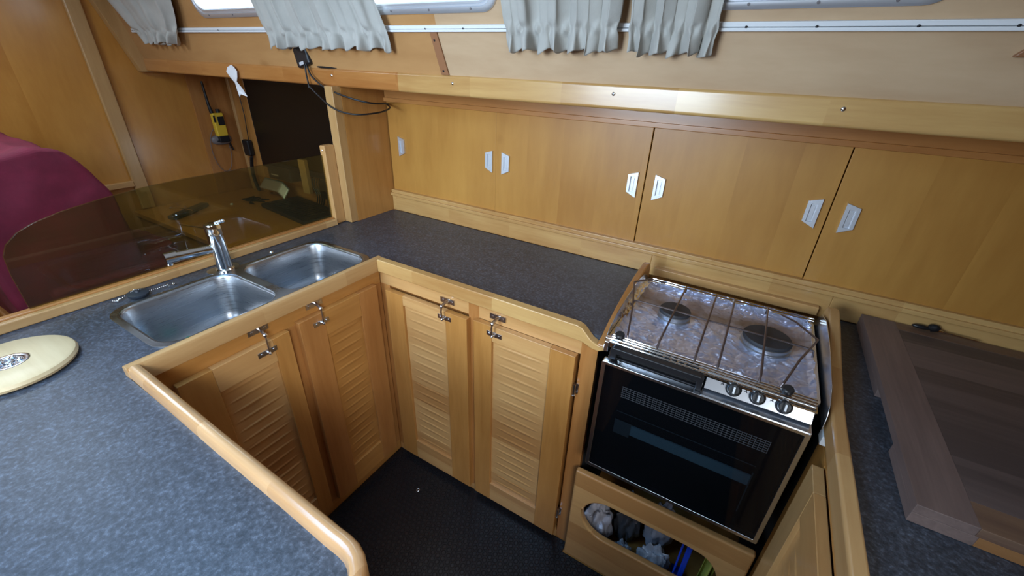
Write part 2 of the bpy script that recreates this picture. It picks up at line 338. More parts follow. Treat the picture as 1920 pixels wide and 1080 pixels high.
# sloping cabin side with window openings
D0 = 1.19+.28*1.45; NL = math.hypot(1, .28)
def P(x, z, off=0): return Vector((x, D0-.28*z-off/NL, z-off*.28/NL))
WINS = [(-2.205, -1.52, 1.660, 1.875, .055), (-1.34, -.715, 1.655, 1.875, .055), (-.325, .215, 1.648, 1.875, .055)]
outer = [(-3.0, 1.48), (1.30, 1.48), (1.30, 2.0), (-3.0, 2.0)]
struct(MB().plate([outer]+[rrect(a+.012, b-.012, c+.012, d-.012, e)[::-1] for a, b, c, d, e in WINS], P, 0, -.035).build('cabin_side_wall', W_side)).name = 'wall_cabin_side'
for i, (a, b, c, d, e) in enumerate(WINS):
    f = MB(); loops = []
    wd = .030 if i < 2 else .045
    for ins, off in ((0, .001), (.001, .006), (.006, .009), (.014, .009), (.0165, .004), (.020, .004), (.0225, .008), (wd-.003, .008), (wd, .004), (wd, -.025)):
        loops.append([P(x, z, off) for x, z in rrect(a+ins, b-ins, c+ins, d-ins, max(.012, e-ins*.6), 8)])
    f.rings(loops)
    fo = struct(f.build('window_%d' % (i+1), ALU))
    g = MB().plate([rrect(a+wd-.002, b-wd+.002, c+wd-.002, d-wd+.002, e*.6)], P, -.010, -.014); g.build('glass_pane', PANE, fo)
    sc = MB()
    for k in range(4): sc.lathe([(0, 0), (.003, 0), (.003, .0015), (0, .0018)], P(a+.09+k*(b-a-.18)/3, c+.0105, .009), (0, -1, -.28), 10)
    sc.build('frame_screws', GREYP, fo)['label'] = 'small dark screw heads along the frame'
    if i == 2:
        for x in (a+.14, b-.16):
            MB().box(x-.022, x+.022, 0, .014, -.007, .007).xf(Matrix.Translation(P(x*0, c+.030, .022))).build('catch', BLACK, fo, bevel=.003)
# shelf behind the fiddle rail
r_ = MB().box(-2.99, 1.295, 1.172, 1.206, 1.436, 1.496)
rail = r_.build('shelf_rail', W_railm, bevel=.008, seg=3)
tag(rail, 'long varnished wooden fiddle rail running under the curtains above the sliding doors', 'rail')
for x in (-1.482, -.914, -.388, .109):
    MB().lathe([(0, 0), (.0045, 0), (.0045, .0015), (.0025, .003), (0, .0033)], (x, 1.172, 1.473), (0, -1, 0), 14).build('screw', CHROME, rail)
struct(MB().box(-3.0, 1.30, 1.206, 1.65, 1.440, 1.455).build('trim_1', W_rx))            # soffit
b_ = struct(MB().plate([[(-.957, 1.497), (-.928, 1.497), (-.946, 1.618), (-.972, 1.618)]], P, .001, .005).build('trim_2', W_endg))
for z in (1.508, 1.59): MB().lathe([(0, 0), (.0035, 0), (.0035, .001), (0, .0012)], P(-.945-.15*(z-1.5), z, .005), (0, -1, -.28), 10).build('screw', BLACKM, b_)
# bulkhead trims
struct(MB().box(-3.0, -2.978, .942, 1.008, .73, 2.0).build('trim_3', W_lz, bevel=.007))
struct(MB().plate([[(1.148, 1.43), (1.215, 1.43), (1.10, 2.0), (.955, 2.0)]], lambda u, v, w: (w, u, v), -3.0, -2.955).build('trim_4', W_lz, bevel=.007))
struct(MB().box(-3.0, -2.975, .70, .945, .862, .893).build('trim_5', W_ly, bevel=.004))
struct(MB().box(-2.965, -2.795, 1.575, 1.60, .72, 1.44, 0).box(-2.965, -2.94, 1.565, 1.576, .72, 1.44, 1).build('trim_6', [W_z, W_lz], bevel=.003))
struct(MB().box(-3.0, -2.992, 1.364, 1.60, .73, 1.44).build('trim_7', W_rz))
# upper curtain track + lower track
for n_, z0 in (('lower', 1.612), ('upper', 1.93)):
    tr = MB().plate([[(-2.885, z0), (1.29, z0), (1.29, z0+.0065), (-2.885, z0+.0065)]], P, .001, .012)
    tr.plate([[(-2.885, z0+.0075), (1.29, z0+.0075), (1.29, z0+.0165), (-2.885, z0+.0165)]], P, .001, .009)
    to = tr.build('curtain_track', WHITEP, bevel=.0015)
    if n_ == 'lower': tag(to, 'long white curtain track under the cabin windows', 'curtain track')
    else: tag(to, 'white curtain track above the cabin windows near the ceiling', 'curtain track')
    if n_ == 'lower':
        for x in (-2.87, -2.10, -.98, -.84, -.11, .015, .17, .30): MB().lathe([(0, 0), (.0028, 0), (0, .0015)], P(x, z0+.008, .0112), (0, -1, -.28), 8).build('screw', BLACKM, to)

# ================================================================ CURTAINS
def curtain(xl0, xr0, xl1, xr1, zb, seed, label, pleats, skew=0):
    rnd = random.Random(seed); ph = [rnd.uniform(0, 6.28) for _ in range(6)]
    def fn(u, v):
        z = 1.955+(zb-1.955)*v; u = u+.018*math.sin(2*PI*u*2+ph[5])
        vv = (1.955-z)/(1.955-1.70)
        k = min(1, max(0, (1.955-z)/(1.955-zb)))
        xl = xl0+(xl1-xl0)*k; xr = xr0+(xr1-xr0)*k
        uu = u+.012*math.sin(9*v+ph[0])
        x = xl+(xr-xl)*uu
        s1 = math.sin(2*PI*pleats*u+ph[1]+.7*math.sin(3*v+ph[2])); s2 = math.sin(2*PI*pleats*1.73*u+ph[3]+1.2*v); s3 = math.sin(2*PI*pleats*2.9*u+ph[4])
        dg = z-(zb+.048)                       # distance above the gathering line
        g = math.exp(-(dg/.012)**2)
        a = .013*(s1*.9+s2*.4)*(1-.75*g)+.005*s3*(g+max(0, -dg/.048))
        if dg < 0: a += .010*s2*min(1, -dg/.045)
        x += .004*s3*(1-g)+(.007*s1*min(1, max(0, -dg/.05)))
        z2 = z+(.006*s1+.004*s3)*max(0, v-.8)*5
        off = .034+a+.010*g*0+.006*noise.noise(Vector((x*9, z*14, seed)))
        return P(x, z2, off)
    return tag(MB().grid(fn, 150, 90).build('curtain', CURT, solid=.0012, ang=180, origin=P((xl1+xr1)/2, zb, .02)), label, 'curtain', 'cream curtains on the cabin windows')
curtain(-3.05, -2.14, -2.76, -2.425, 1.572, 1, 'leftmost cream curtain, bunched at the far end beyond the first window', 4)
curtain(-1.70, -1.14, -1.745, -1.115, 1.568, 2, 'wide cream curtain between the two bright windows above the black adapter', 6)
curtain(-.715, -.362, -.685, -.383, 1.575, 3, 'cream curtain right beside the bright middle window, left one of the adjoining pair', 4)
curtain(-.352, -.150, -.353, -.164, 1.573, 4, 'narrow cream curtain, rightmost one, beside the window with black catches', 3)

# ================================================================ WALL LOCKER WITH SLIDING DOORS
L1 = thing('sliding_door_locker', 'long honey maple wall locker with sliding doors behind the counter', 'locker', (-.2, 1.42, .906))
k_ = MB(); k_.box(-1.46, 1.29, 1.403, 1.43, 1.376, 1.438, 0); k_.box(-1.46, 1.29, 1.396, 1.404, 1.376, 1.392, 0)
k_.build('top_track', W_rx, L1, bevel=.002)
k_ = MB(); k_.box(-1.46, 1.29, 1.390, 1.43, .985, 1.004); k_.box(-1.46, 1.29, 1.383, 1.392, .976, .990); k_.build('bottom_track', W_railx, L1, bevel=.003)
k_ = MB(); k_.box(-1.46, -.25, 1.395, 1.43, .907, .978); k_.box(-.25, .27, 1.395, 1.43, .900, .978); k_.box(.27, 1.29, 1.395, 1.43, .907, .978); k_.build('upstand', W_railx, L1, bevel=.002)
k_ = MB().box(-.232, .247, 1.375, 1.394, .909, .937); k_.build('ledge_strip', W_lx, L1, bevel=.003)
def pull(parent, xc, y, zc, side):
    """trapezoid recessed aluminium pull; side=+1 short edge faces right"""
    a = [(-.0165, -.043), (.0165, -.027), (.0165, .030), (-.0165, .040)]
    if side < 0: a = [(-u, v) for u, v in a][::-1]
    inn = [(-.0075, -.026), (.0075, -.026), (.0075, .024), (-.0075, .024)]
    m_ = MB().plate([a, inn[::-1]], lambda u, v, w_: (xc+u, y+w_, zc+v), -.0075, 0)
    m_.plate([inn], lambda u, v, w_: (xc+u, y+w_, zc+v), -.001, 0); m_.box(xc-.0045, xc+.0045, y-.003, y, zc-.021, zc+.019)
    return m_.build('recessed_pull', ALU, parent, bevel=.0018)
edges = [-1.458, -.898, -.322, .184, .80, 1.285]
for i in range(5):
    x0, x1 = edges[i], edges[i+1]; y = (1.408 if i % 2 == 0 else 1.413)
    if i == 3: y = 1.403
    if i == 1: y = 1.404
    d_ = MB().box(x0+.001, x1-.001, y, y+.006, 1.002, 1.38).build('sliding_door', W_doorv, L1, bevel=.0015)
    if i == 0: pull(d_, -1.385, y, 1.20, 1)
    else: pull(d_, x0+.048, y, 1.198, 1)
    if i < 4: pull(d_, x1-.030 if i in (0,) else x1-.038, y, 1.198, -1)
# left side panel and post of the locker
struct(MB().box(-1.485, -1.461, 1.185, 1.60, .907, 1.44).build('wall_locker_side', W_z)).name = 'wall_side_panel'
po = thing('screen_post', 'square maple post at the end of the counter holding the tinted glass', 'post', (-1.50, 1.14, .907))
MB().box(-1.507, -1.462, 1.148, 1.186, .907, 1.438).build('post', W_lz, po, bevel=.003)
MB().box(-1.530, -1.499, 1.1005, 1.148, .907, 1.226).build('stop_block', wood('wood_stop_block', LL, LD, 'Z', rough=.5, coat=0, off=(3, 1, 5)), po, bevel=.004)
MB().lathe([(0, 0), (.0035, 0), (0, .002)], (-1.515, 1.100, 1.208), (0, -1, 0), 10).build('screw', NICKEL, po)

# ================================================================ TINTED GLASS SCREEN
gl = [(.175, .9365), (.176, 1.03), (.181, 1.08), (.194, 1.105), (.22, 1.127), (.254, 1.143), (.31, 1.158), (.399, 1.172), (.50, 1.183), (.606, 1.188), (1.099, 1.190), (1.097, .9365)]
gs = MB().plate([gl], lambda u, v, w_: (w_, u, v), -1.526, -1.518).build('glass_screen', TINT, bevel=.0008, seg=1)
tag(gs, 'low bronze tinted glass screen standing behind the sink, rounded at its left end', 'glass screen')

# ================================================================ WORKTOP
WT = thing('galley_worktop', 'dark grey laminate worktop around the sink with pale wooden edge rails', 'worktop', (-1.2, .5, .876))
sink_o = rrect(-1.411, -1.101, .284, .934, .06)
arc = [(-.355+.06*math.cos(t*PI/2/6), .13+.06*math.sin(t*PI/2/6)) for t in range(7)]
top = [(-1.505, -.9), (-.295, -.9)]+arc+[(-1.072, .20), (-1.072, .925), (-.252, .925), (-.252, 1.394), (-1.461, 1.394), (-1.461, 1.18), (-1.505, 1.18)]
MB().plate([top, sink_o[::-1]], lambda u, v, w_: (u, v, w_), .886, .906).build('laminate_top', LAM, WT)
rp = [(-.012, .886), (-.012, .922), (-.0085, .9295), (-.003, .9325), (.004, .9325), (.0095, .9295), (.0135, .922), (.0135, .886)]
# peninsula rail (faces the well), rounding away towards the passage
path = [(-1.052, .213), (-.9, .2095), (-.7, .204), (-.5, .200), (-.40, .197)]
path += [(-.372+.075*math.sin(t*PI/2/7), .122+.075*math.cos(t*PI/2/7)) for t in range(8)]+[(-.297, 0), (-.297, -.9)]
MB().sweep(path, rp).build('front_rail', W_railx2, WT, bevel=.001)
MB().prism([(-1.072, .886), (-1.0485, .886), (-1.0485, .925), (-1.0520, .9315), (-1.058, .9335), (-1.067, .9325), (-1.072, .928)], 'Y', .2, .925).build('sink_rail', W_raily, WT, bevel=.001)
# rail along the back run, dipping into a drain notch at the stove
pts = [(-1.0485, .886), (-.235, .868), (-.2275, .885), (-.2275, .900), (-.240, .894), (-.256, .8945), (-.272, .903), (-.285, .917), (-.297, .928), (-.310, .9325), (-1.0485, .9325)]
pts = [(-1.0485, .886), (-.295, .886), (-.27, .876), (-.245, .874), (-.2275, .884), (-.2275, .899), (-.238, .893), (-.254, .8925), (-.270, .900), (-.284, .914), (-.297, .927), (-.312, .9325), (-1.0485, .9325)]
MB().prism(pts, 'Y', .8985, .925).build('back_rail', W_railx, WT, bevel=.0035, seg=3)
MB().box(-1.505, -1.487, -.9, 1.099, .906, .932).build('rear_rail', W_raily, WT, bevel=.004, seg=3)
MB().box(-1.530, -1.505, -.9, 1.099, .87, .936).build('glass_ledge', wood('wood_ledge', RL, RD, 'Y', off=(2, 2, 2)), WT, bevel=.004)
bar = [(.899, .886), (.899, .897), (.93, .906), (.98, .930), (1.03, .948), (1.10, .966), (1.20, .981), (1.27, .987), (1.30, .982), (1.315, .965), (1.318, .94), (1.315, .886)]
MB().prism(bar, 'X', -.2525, -.2325).build('stove_rail', W_ry, WT, bevel=.005, seg=3)

# right worktop
WR = thing('side_worktop', 'dark grey worktop right of the stove under the brown chopping board', 'worktop', (.8, .5, .876))
MB().box(.272, 1.295, -.9, 1.394, .886, .906).build('laminate_top', LAM, WR)
bar2 = [(-.9, .886), (-.9, .932), (.85, .932), (.93, .935), (1.03, .948), (1.10, .960), (1.20, .977), (1.27, .985), (1.30, .980), (1.315, .962), (1.318, .94), (1.315, .886)]
MB().prism(bar2, 'X', .2475, .2735).build('edge_rail', W_raily, WR, bevel=.010, seg=4)

# ================================================================ LOUVRED DOOR BUILDER
def door(parent, O, U, D, w_, h, panel, slots, mats, latch=None, hinge=None):
    """O lower corner, U across dir, D outward dir; panel = (u0,u1,v0,v1)"""
    O = Vector(O); U = Vector(U); D = Vector(D); Zv = Vector((0, 0, 1))
    def F(u, v, d=0): return O+U*u+Zv*v+D*d
    u0, u1, v0, v1 = panel; T = .021
    m_ = MB()
    def bx(a, b, c, e, d0, d1, mi):
        p = [F(a, c, d0), F(b, c, d0), F(b, c, d1), F(a, c, d1), F(a, e, d0), F(b, e, d0), F(b, e, d1), F(a, e, d1)]
        m_.add(p, [(0, 3, 2, 1), (4, 5, 6, 7), (0, 1, 5, 4), (1, 2, 6, 5), (2, 3, 7, 6), (3, 0, 4, 7)], mi)
    bx(0, u0, 0, h, 0, T, 0); bx(u1, w_, 0, h, 0, T, 0); bx(u0, u1, v1, h, 0, T-.0004, 1); bx(u0, u1, 0, v0, 0, T-.0004, 1)
    do = m_.build('door', mats[:2], parent, bevel=.0016)
    pit = (v1-v0)/slots
    def fn(a, b):
        u = u0+(u1-u0)*a; v = v0+(v1-v0)*b; q = (b*slots) % 1.0
        lens = max(0, 1-((a-.5)/.42)**2)
        s = .0
        if lens > 0:
            hw = .20*lens**.5
            t = (q-.5)/hw if hw > .02 else 9
            if -1 < t < 1: s = (.0034*(1+t)/2 if t < .45 else .0034*(1-t)/.55*.72)*lens**.5
        return F(u, v, .0115+s)
    p_ = MB().grid(fn, 44, slots*16); p_.build('louvre_panel', mats[2], do, ang=70)
    if latch is not None:
        lu, lv, kz = latch
        l = MB()
        def lb(a, b, c, e, d0, d1):
            p = [F(a, c, d0), F(b, c, d0), F(b, c, d1), F(a, c, d1), F(a, e, d0), F(b, e, d0), F(b, e, d1), F(a, e, d1)]
            l.add(p, [(0, 3, 2, 1), (4, 5, 6, 7), (0, 1, 5, 4), (1, 2, 6, 5), (2, 3, 7, 6), (3, 0, 4, 7)])
        lb(lu-.027, lu+.027, lv-.0085, lv+.0075, T, T+.0025)
        for s_ in (-1, 1): l.lathe([(0, 0), (.004, 0), (.003, .0015), (0, .002)], F(lu+s_*.017, lv, T+.0025), D, 10)
        l.lathe([(0, 0), (.006, 0), (.005, .006), (.003, .008), (.0045, .013), (0, .016)], F(lu, lv, T+.0025), D, 12)
        l.build('latch_plate', NICKEL, do, bevel=.0006, seg=1)
        l = MB(); kd = -.001
        def kb(a, b, c, e, d0, d1):
            p = [F(a, c, d0), F(b, c, d0), F(b, c, d1), F(a, c, d1), F(a, e, d0), F(b, e, d0), F(b, e, d1), F(a, e, d1)]
            l.add(p, [(0, 3, 2, 1), (4, 5, 6, 7), (0, 1, 5, 4), (1, 2, 6, 5), (2, 3, 7, 6), (3, 0, 4, 7)])
        kb(lu-.028, lu+.028, kz-.0095, kz+.0085, .001, .004)
        for s_ in (-1, 1): l.lathe([(0, 0), (.004, 0), (.003, .0015), (0, .002)], F(lu+s_*.018, kz, .004), D, 10)
        l.tube([F(lu+.004, kz+.001, .004), F(lu+.002, kz, .018), F(lu, kz-.004, .032)], [.0055, .005, .0045], 10)
        l.blob(F(lu, kz-.006, .033), (.0065, .0065, .0065), 8)
        l.tube([F(lu, kz-.008, .034), F(lu-.001, (kz+lv)/2, .036), F(lu, lv+.004, T+.012)], .0028, 8)
        l.build('latch_hook', NICKEL, parent, bevel=0)
    for hz in (hinge or []):
        uu = hinge_u
        hm = MB(); hm.tube([F(uu, hz-.020, .012), F(uu, hz+.020, .012)], .0045, 10)
        hm.tube([F(uu, hz-.021, .012), F(uu, hz-.018, .012)], .0055, 10); hm.tube([F(uu, hz+.018, .012), F(uu, hz+.021, .012)], .0055, 10)
        p = [F(uu-.004, hz-.018, .001), F(uu+.010, hz-.018, .001), F(uu+.010, hz+.018, .001), F(uu-.004, hz+.018, .001)]
        q = [v_+D*.002 for v_ in p]; hm.add(p+q, [(3, 2, 1, 0), (4, 5, 6, 7), (0, 1, 5, 4), (1, 2, 6, 5), (2, 3, 7, 6), (3, 0, 4, 7)])
        hm.build('hinge', NICKEL, parent)
hinge_u = 0
# sink cabinet, faces +X ; frame front x=-1.068
SC = thing('sink_cabinet', 'maple base cabinet with two louvred doors under the double sink', 'cabinet', (-1.25, .55, 0))
k_ = MB().box(-1.086, -1.066, .188, .9195, .83, .8855, 0).box(-1.086, -1.066, .188, .9195, 0, .05, 0)
k_.box(-1.086, -1.0655, .545, .592, .05, .83, 1).box(-1.086, -1.0655, .883, .9195, .05, .83, 1).box(-1.086, -1.0655, .188, .28, .05, .83, 1)
k_.build('face_frame', [W_y, W_rz], SC, bevel=.001)
MB().box(-1.48, -1.088, .188, .919, .03, .70).build('carcass', W_rz, SC)
MATS_Y = [W_z, W_ly, W_ly]
door(SC, (-1.066, .265, .055), (0, 1, 0), (1, 0, 0), .287, .780, (.078, .237, .10, .705), 17, MATS_Y, latch=(.215, .752, .817))
door(SC, (-1.066, .584, .055), (0, 1, 0), (1, 0, 0), .299, .787, (.083, .222, .10, .700), 17, [W_rz, W_y, W_y], latch=(.070, .757, .815))
# corner cabinet, faces -Y ; frame front y=.919
BC = thing('corner_cabinet', 'maple base cabinet with two louvred doors between sink run and stove', 'cabinet', (-.65, 1.1, 0))
k_ = MB().box(-1.066, -.2525, .921, .941, .83, .8855, 0).box(-1.066, -.2525, .921, .941, 0, .035, 0)
k_.box(-1.066, -1.022, .9205, .941, .035, .83, 1).box(-.68, -.64, .9205, .941, .035, .8855, 1).box(-.30, -.2525, .9205, .941, 0, .8855, 1)
k_.build('face_frame', [W_lx, W_rz], BC, bevel=.001)
MB().box(-1.08, -.254, .942, 1.39, .03, .87).build('carcass', W_rz, BC)
MB().box(-.2535, -.250, .942, 1.39, .03, .872).build('niche_lining', DARKV, BC)
hinge_u = -1
door(BC, (-1.024, .921, .033), (1, 0, 0), (0, -1, 0), .350, .789, (.078, .264, .10, .750), 18, [W_z, W_lx, W_lx], latch=(.262, .766, .820))
hinge_u = .346
door(BC, (-.648, .921, .030), (1, 0, 0), (0, -1, 0), .342, .800, (.068, .265, .09, .745), 19, [W_z, W_lx, W_lx], latch=(.078, .775, .826), hinge=(.68, .12))
# right cabinet, faces -X, along the passage
RC = thing('passage_cabinet', 'maple cabinet with louvred door under the right hand worktop', 'cabinet', (.7, .4, 0))
k_ = MB().box(.262, .282, -.85, .92, .845, .8855, 0).box(.262, .282, -.85, .92, 0, .05, 0).box(.2615, .282, .828, .92, .05, .845, 1).box(.2615, .282, .36, .40, .05, .845, 1)
k_.box(.282, 1.28, -.85, 1.385, 0, .874, 1)
k_.build('face_frame', [W_x, W_z], RC, bevel=.001)
MB().box(.2795, .2815, .921, 1.39, .03, .872).build('niche_lining', DARKV, RC)
MB().box(.250, .262, .872, .905, .855, .878).build('white_pad', WHITEP, RC, bevel=.002)['label'] = 'small white block under the rail'
door(RC, (.262, .825, .055), (0, -1, 0), (-1, 0, 0), .43, .785, (.075, .355, .09, .71), 17, [W_lz, W_ly, W_ly])
# peninsula base
PB = MB().box(-1.50, -.33, -.85, .186, 0, .885).build('peninsula_base', W_rz)
tag(PB, 'varnished wooden base under the left hand end of the grey worktop', 'cabinet')

# ================================================================ SINK
SK = thing('double_sink', 'stainless steel double bowl sink set in the grey worktop', 'sink', (-1.26, .6, .76))
def bowl(x0, x1, y0, y1, nm):
    lo = []
    for ins, z, r in ((-.004, .9085, .06), (0, .909, .056), (.003, .907, .054), (.006, .900, .052), (.010, .85, .050), (.016, .79, .048), (.024, .758, .045), (.04, .747, .035), (.07, .744, .03)):
        lo.append([Vector((x, y, z)) for x, y in rrect(x0+ins, x1-ins, y0+ins, y1-ins, r, 8)])
    return MB().rings(lo, 0, False, True).build(nm, SINKM, SK, ang=60, solid=0)
B1 = (-1.405, -1.112, .292, .598); B2 = (-1.405, -1.112, .624, .926)
for k, (a, b, c, d) in enumerate((B1, B2)):
    bo = bowl(a, b, c, d, 'bowl')
    MB().lathe([(.0, .0), (.034, .0), (.036, .002), (.030, .003), (.024, .0005), (0, .0005)], ((a+b)/2, (c+d)/2, .7445), n=28).build('drain', CHROME, bo)
MB().plate([rrect(-1.4190, -1.0950, .276, .942, .062, 8), rrect(*B1, .058, 8)[::-1], rrect(*B2, .058, 8)[::-1]], lambda u, v, w_: (u, v, w_), .9062, .9082).plate([rrect(-1.468, -1.412, .555, .650, .025, 6)], lambda u, v, w_: (u, v, w_), .9061, .9080).build('rim', SINKM, SK, bevel=.0012)
# tap
TP = thing('mixer_tap', 'chrome single lever mixer tap between the two sink bowls', 'tap', (-1.425, .602, .9086))
MB().lathe([(0, 0), (.027, 0), (.027, .004), (.0235, .008), (.0225, .10), (.0225, .118), (.0205, .119), (.0205, .121), (.0230, .122), (.0230, .150), (.0215, .155), (0, .156)], (-1.425, .602, .9086), (0, 0, 1), 36).build('body', CHROME, TP)
sp_ = MB().tube([(-1.430, .59, .985), (-1.435, .54, .988), (-1.445, .475, .990)], [.0140, .0140, .0150], 20)
sp_.tube([(-1.443, .492, .990), (-1.447, .462, .990)], [.0175, .0175], 24); sp_.tube([(-1.446, .470, .985), (-1.446, .470, .968)], .0085, 14)
sp_.build('spout', CHROME, TP)
MB().tube([(-1.420, .610, 1.063), (-1.408, .624, 1.070)], [.006, .005], 12).blob((-1.406, .627, 1.0705), (.006, .006, .006), 8).build('lever', CHROME, TP)
# plug on its chain
PG = thing('sink_plug', 'black rubber sink plug lying on the worktop behind the left bowl', 'plug', (-1.442, .372, .909))
MB().lathe([(0, 0), (.022, 0), (.025, .004), (.026, .010), (.020, .012), (.006, .013), (.004, .018), (0, .018)], (-1.445, .372, .9085), (.05, 0, 1), 28).build('stopper', RUBBERP, PG)
ch = MB(); rr = random.Random(3)
cp = [(-1.443, .444, .913), (-1.447, .42, .9105), (-1.452, .40, .911), (-1.457, .385, .920), (-1.457, .37, .9245), (-1.458, .35, .916), (-1.456, .33, .9105), (-1.462, .318, .9105), (-1.449, .325, .9105), (-1.466, .334, .9105), (-1.458, .342, .9105)]
for i in range(len(cp)-1):
    a, b = Vector(cp[i]), Vector(cp[i+1]); n_ = max(2, int((b-a).length/.0042))
    for k in range(n_): ch.blob(a.lerp(b, k/n_), (.0019,)*3, 5)
ch.build('ball_chain', CHROME, PG)
rg = MB().tube([(-1.441+.010*math.cos(t/14*2*PI), .452+.010*math.sin(t/14*2*PI), .9125+.002*math.sin(t)) for t in range(14)], .0016, 8, closed=True); rg.build('ring', CHROME, PG)
ey = MB().lathe([(0, 0), (.007, 0), (.006, .003), (.003, .006), (0, .006)], (-1.440, .768, .9065), n=14)
tag(ey.build('deck_stud', CHROME), 'tiny round metal stud in the worktop behind the right sink bowl', 'stud')
gp = MB().lathe([(0, 0), (.011, 0), (.013, .006), (.011, .010), (.007, .026), (.012, .032), (.017, .035), (.015, .038), (0, .039)], (-1.325, .412, .7455), (.02, -.02, 1), 24)
tag(gp.build('green_stopper', GREEN), 'small bright green stopper standing in the left sink bowl', 'stopper')

# ================================================================ ROUND BOARD
RB = thing('round_board', 'round pale wooden board with a metal inset on the left worktop', 'board', (-1.293, .080, .9065))
MB().lathe([(0, 0), (.100, 0), (.107, .004), (.109, .010), (.106, .017), (.101, .0195), (.034, .0195), (.034, .017), (0, .017)], (-1.293, .080, .9068), n=72).build('disc', W_board, RB)
iz = .9238
im = MB().lathe([(0, 0), (.033, 0), (.033, .0022), (.031, .0032), (.025, .0026), (.023, .001), (0, .001)], (-1.293, .080, iz), n=40)
for k in range(5): im.blob((-1.293+.017*math.cos(k*1.257), .080+.017*math.sin(k*1.257), iz+.003), (.0055, .0055, .003), 8)
im.tube([(-1.293+.008*math.cos(t/16*2*PI), .080+.008*math.sin(t/16*2*PI), iz+.0035) for t in range(16)], .002, 8, closed=True)
im.build('metal_inset', STEEL, RB)

# ================================================================ FLOOR MAT
fm = tag(MB().prism([(-1.062, .190), (-.325, .190), (-.325, -1.2), (.232, -1.2), (.232, .880), (-.256, .880), (-.256, .918), (-1.062, .918)], 'Z', .0005, .006).build('rubber_mat', RUBBER, origin=(-.4, 0, 0)), 'black ring patterned rubber mat on the galley floor', 'mat')
wr = MB().tube([(-.852+.006*math.cos(t/16*2*PI), .793+.006*math.sin(t/16*2*PI), .0075) for t in range(16)], .0013, 8, closed=True)
tag(wr.build('small_washer', STEEL), 'tiny metal ring lying on the black rubber mat', 'washer')

# ================================================================ STOVE
ST = thing('gas_cooker', 'black and steel two burner gas cooker with oven, hob lined with foil', 'cooker', (0, 1.08, .44))
MB().box(-.212, .216, .868, 1.30, .52, .896).build('oven_shell', BLACKM, ST, bevel=.003)
od = MB(); T0, T1 = .840, .862
fn = lambda u, v, w_: (u, w_, v)
od.plate([rrect(-.217, .224, .530, .896, .004, 2), rrect(-.207, .214, .541, .888, .003, 2)[::-1]], fn, T0, T1)
odo = od.build('oven_door', STEEL, ST, bevel=.001)
MB().plate([rrect(-.2068, .2138, .5412, .8878, .003, 2)], fn, .8415, .845).build('oven_glass', OVENG, odo)
MB().box(-.206, .213, .857, .861, .542, .887).build('inner_lining', DARKV, odo)
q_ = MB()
q_.box(-.150, .160, .849, .853, .690, .722)  # teal bar painted in for the strip reflected in the oven glass
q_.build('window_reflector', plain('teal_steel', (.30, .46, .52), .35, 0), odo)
q_ = MB()
for i in range(36): x = -.155+i*.0092; q_.box(x, x+.0008, .8405, .8413, .808, .842)
for j in range(6): z = .809+j*.0062; q_.box(-.157, .168, .8405, .8413, z, z+.0007)
q_.build('printed_grid', plain('grid_print', (.06, .065, .075), .4), odo)
q_ = MB()
q_.box(-.160, -.118, .8465, .848, .682, .728); q_.box(.160, .1625, .8465, .848, .60, .735); q_.box(-.16, .162, .8465, .848, .755, .7565)
q_.build('window_marks', plain('window_edge', (.24, .28, .30), .3, .4), odo)
MB().box(.012, .224, .842, .882, .8925, .8975).build('door_top_plate', STEEL, odo, bevel=.001)
# grill handle, black frame on the left half
gh = MB(); gh.prism([(-.205, .900), (-.205, .926), (-.199, .934), (.004, .934), (.010, .926), (.010, .896), (-.004, .896), (-.004, .918), (-.188, .918), (-.188, .900)], 'Y', .852, .872)
gh.build('grill_handle', BLACK, ST, bevel=.003)
MB().box(-.186, -.006, .878, .884, .897, .916).build('grill_flap', STEEL, ST, bevel=.001)
# fascia
fa = MB(); fa.prism([(.874, .899), (.862, .903), (.884, .934), (.900, .934), (.900, .899)], 'X', .014, .222, 0); fa.build('control_panel', STEEL, ST, bevel=.0012)
fa = MB(); fa.prism([(.892, .903), (.888, .925), (.900, .934), (.91, .934), (.91, .903)], 'X', -.212, .013); fo_ = fa.build('vent_panel', STEEL, ST, bevel=.001)
sl = MB()
for i in range(8):
    x = -.130+i*.0165; sl.prism([(x, .9345), (x+.009, .9345), (x+.001, .9275), (x-.008, .9275)], 'Y', .8855, .8925)
    sl.add([(x, .898, .9348), (x+.009, .898, .9348), (x+.001, .887, .930), (x-.008, .887, .930)], [(0, 1, 2, 3)])
sl.build('vent_slots', BLACKM, fo_)
MB().box(-.212, .222, .8745, .890, .8975, .9035).build('shadow_gap', DARKV, ST)
for x in (.071, .118, .168):
    kd = Vector((0, -.85, .52)).normalized(); c = Vector((x, .8745, .9175))
    kn = MB().lathe([(0, 0), (.0165, 0), (.0165, .004), (.013, .006), (.012, .019), (.0105, .021), (0, .021)], c, kd, 24)
    n0 = len(kn.v); kn.box(-.0035, .0035, -.011, .011, .018, .028); kn.xf(Matrix.Translation(c) @ Vector((0, 0, 1)).rotation_difference(kd).to_matrix().to_4x4(), n0)
    ko = kn.build('knob', BLACK, ST, bevel=.0008)
    pm = MB().box(-.0018, .0018, -.008, .006, .0275, .0288); pm.xf(Matrix.Translation(c) @ Vector((0, 0, 1)).rotation_difference(kd).to_matrix().to_4x4()); pm.build('pointer', WHITEP, ko)
    fl = MB().tube([c+Vector((-.023+.0030*math.cos(t), -.0005, .001+.0030*math.sin(t))) for t in [k*.785 for k in range(8)]]+[c+Vector((-.0225, 0, .0085))], .0008, 6); fl.build('flame_mark', BLACK, ST)
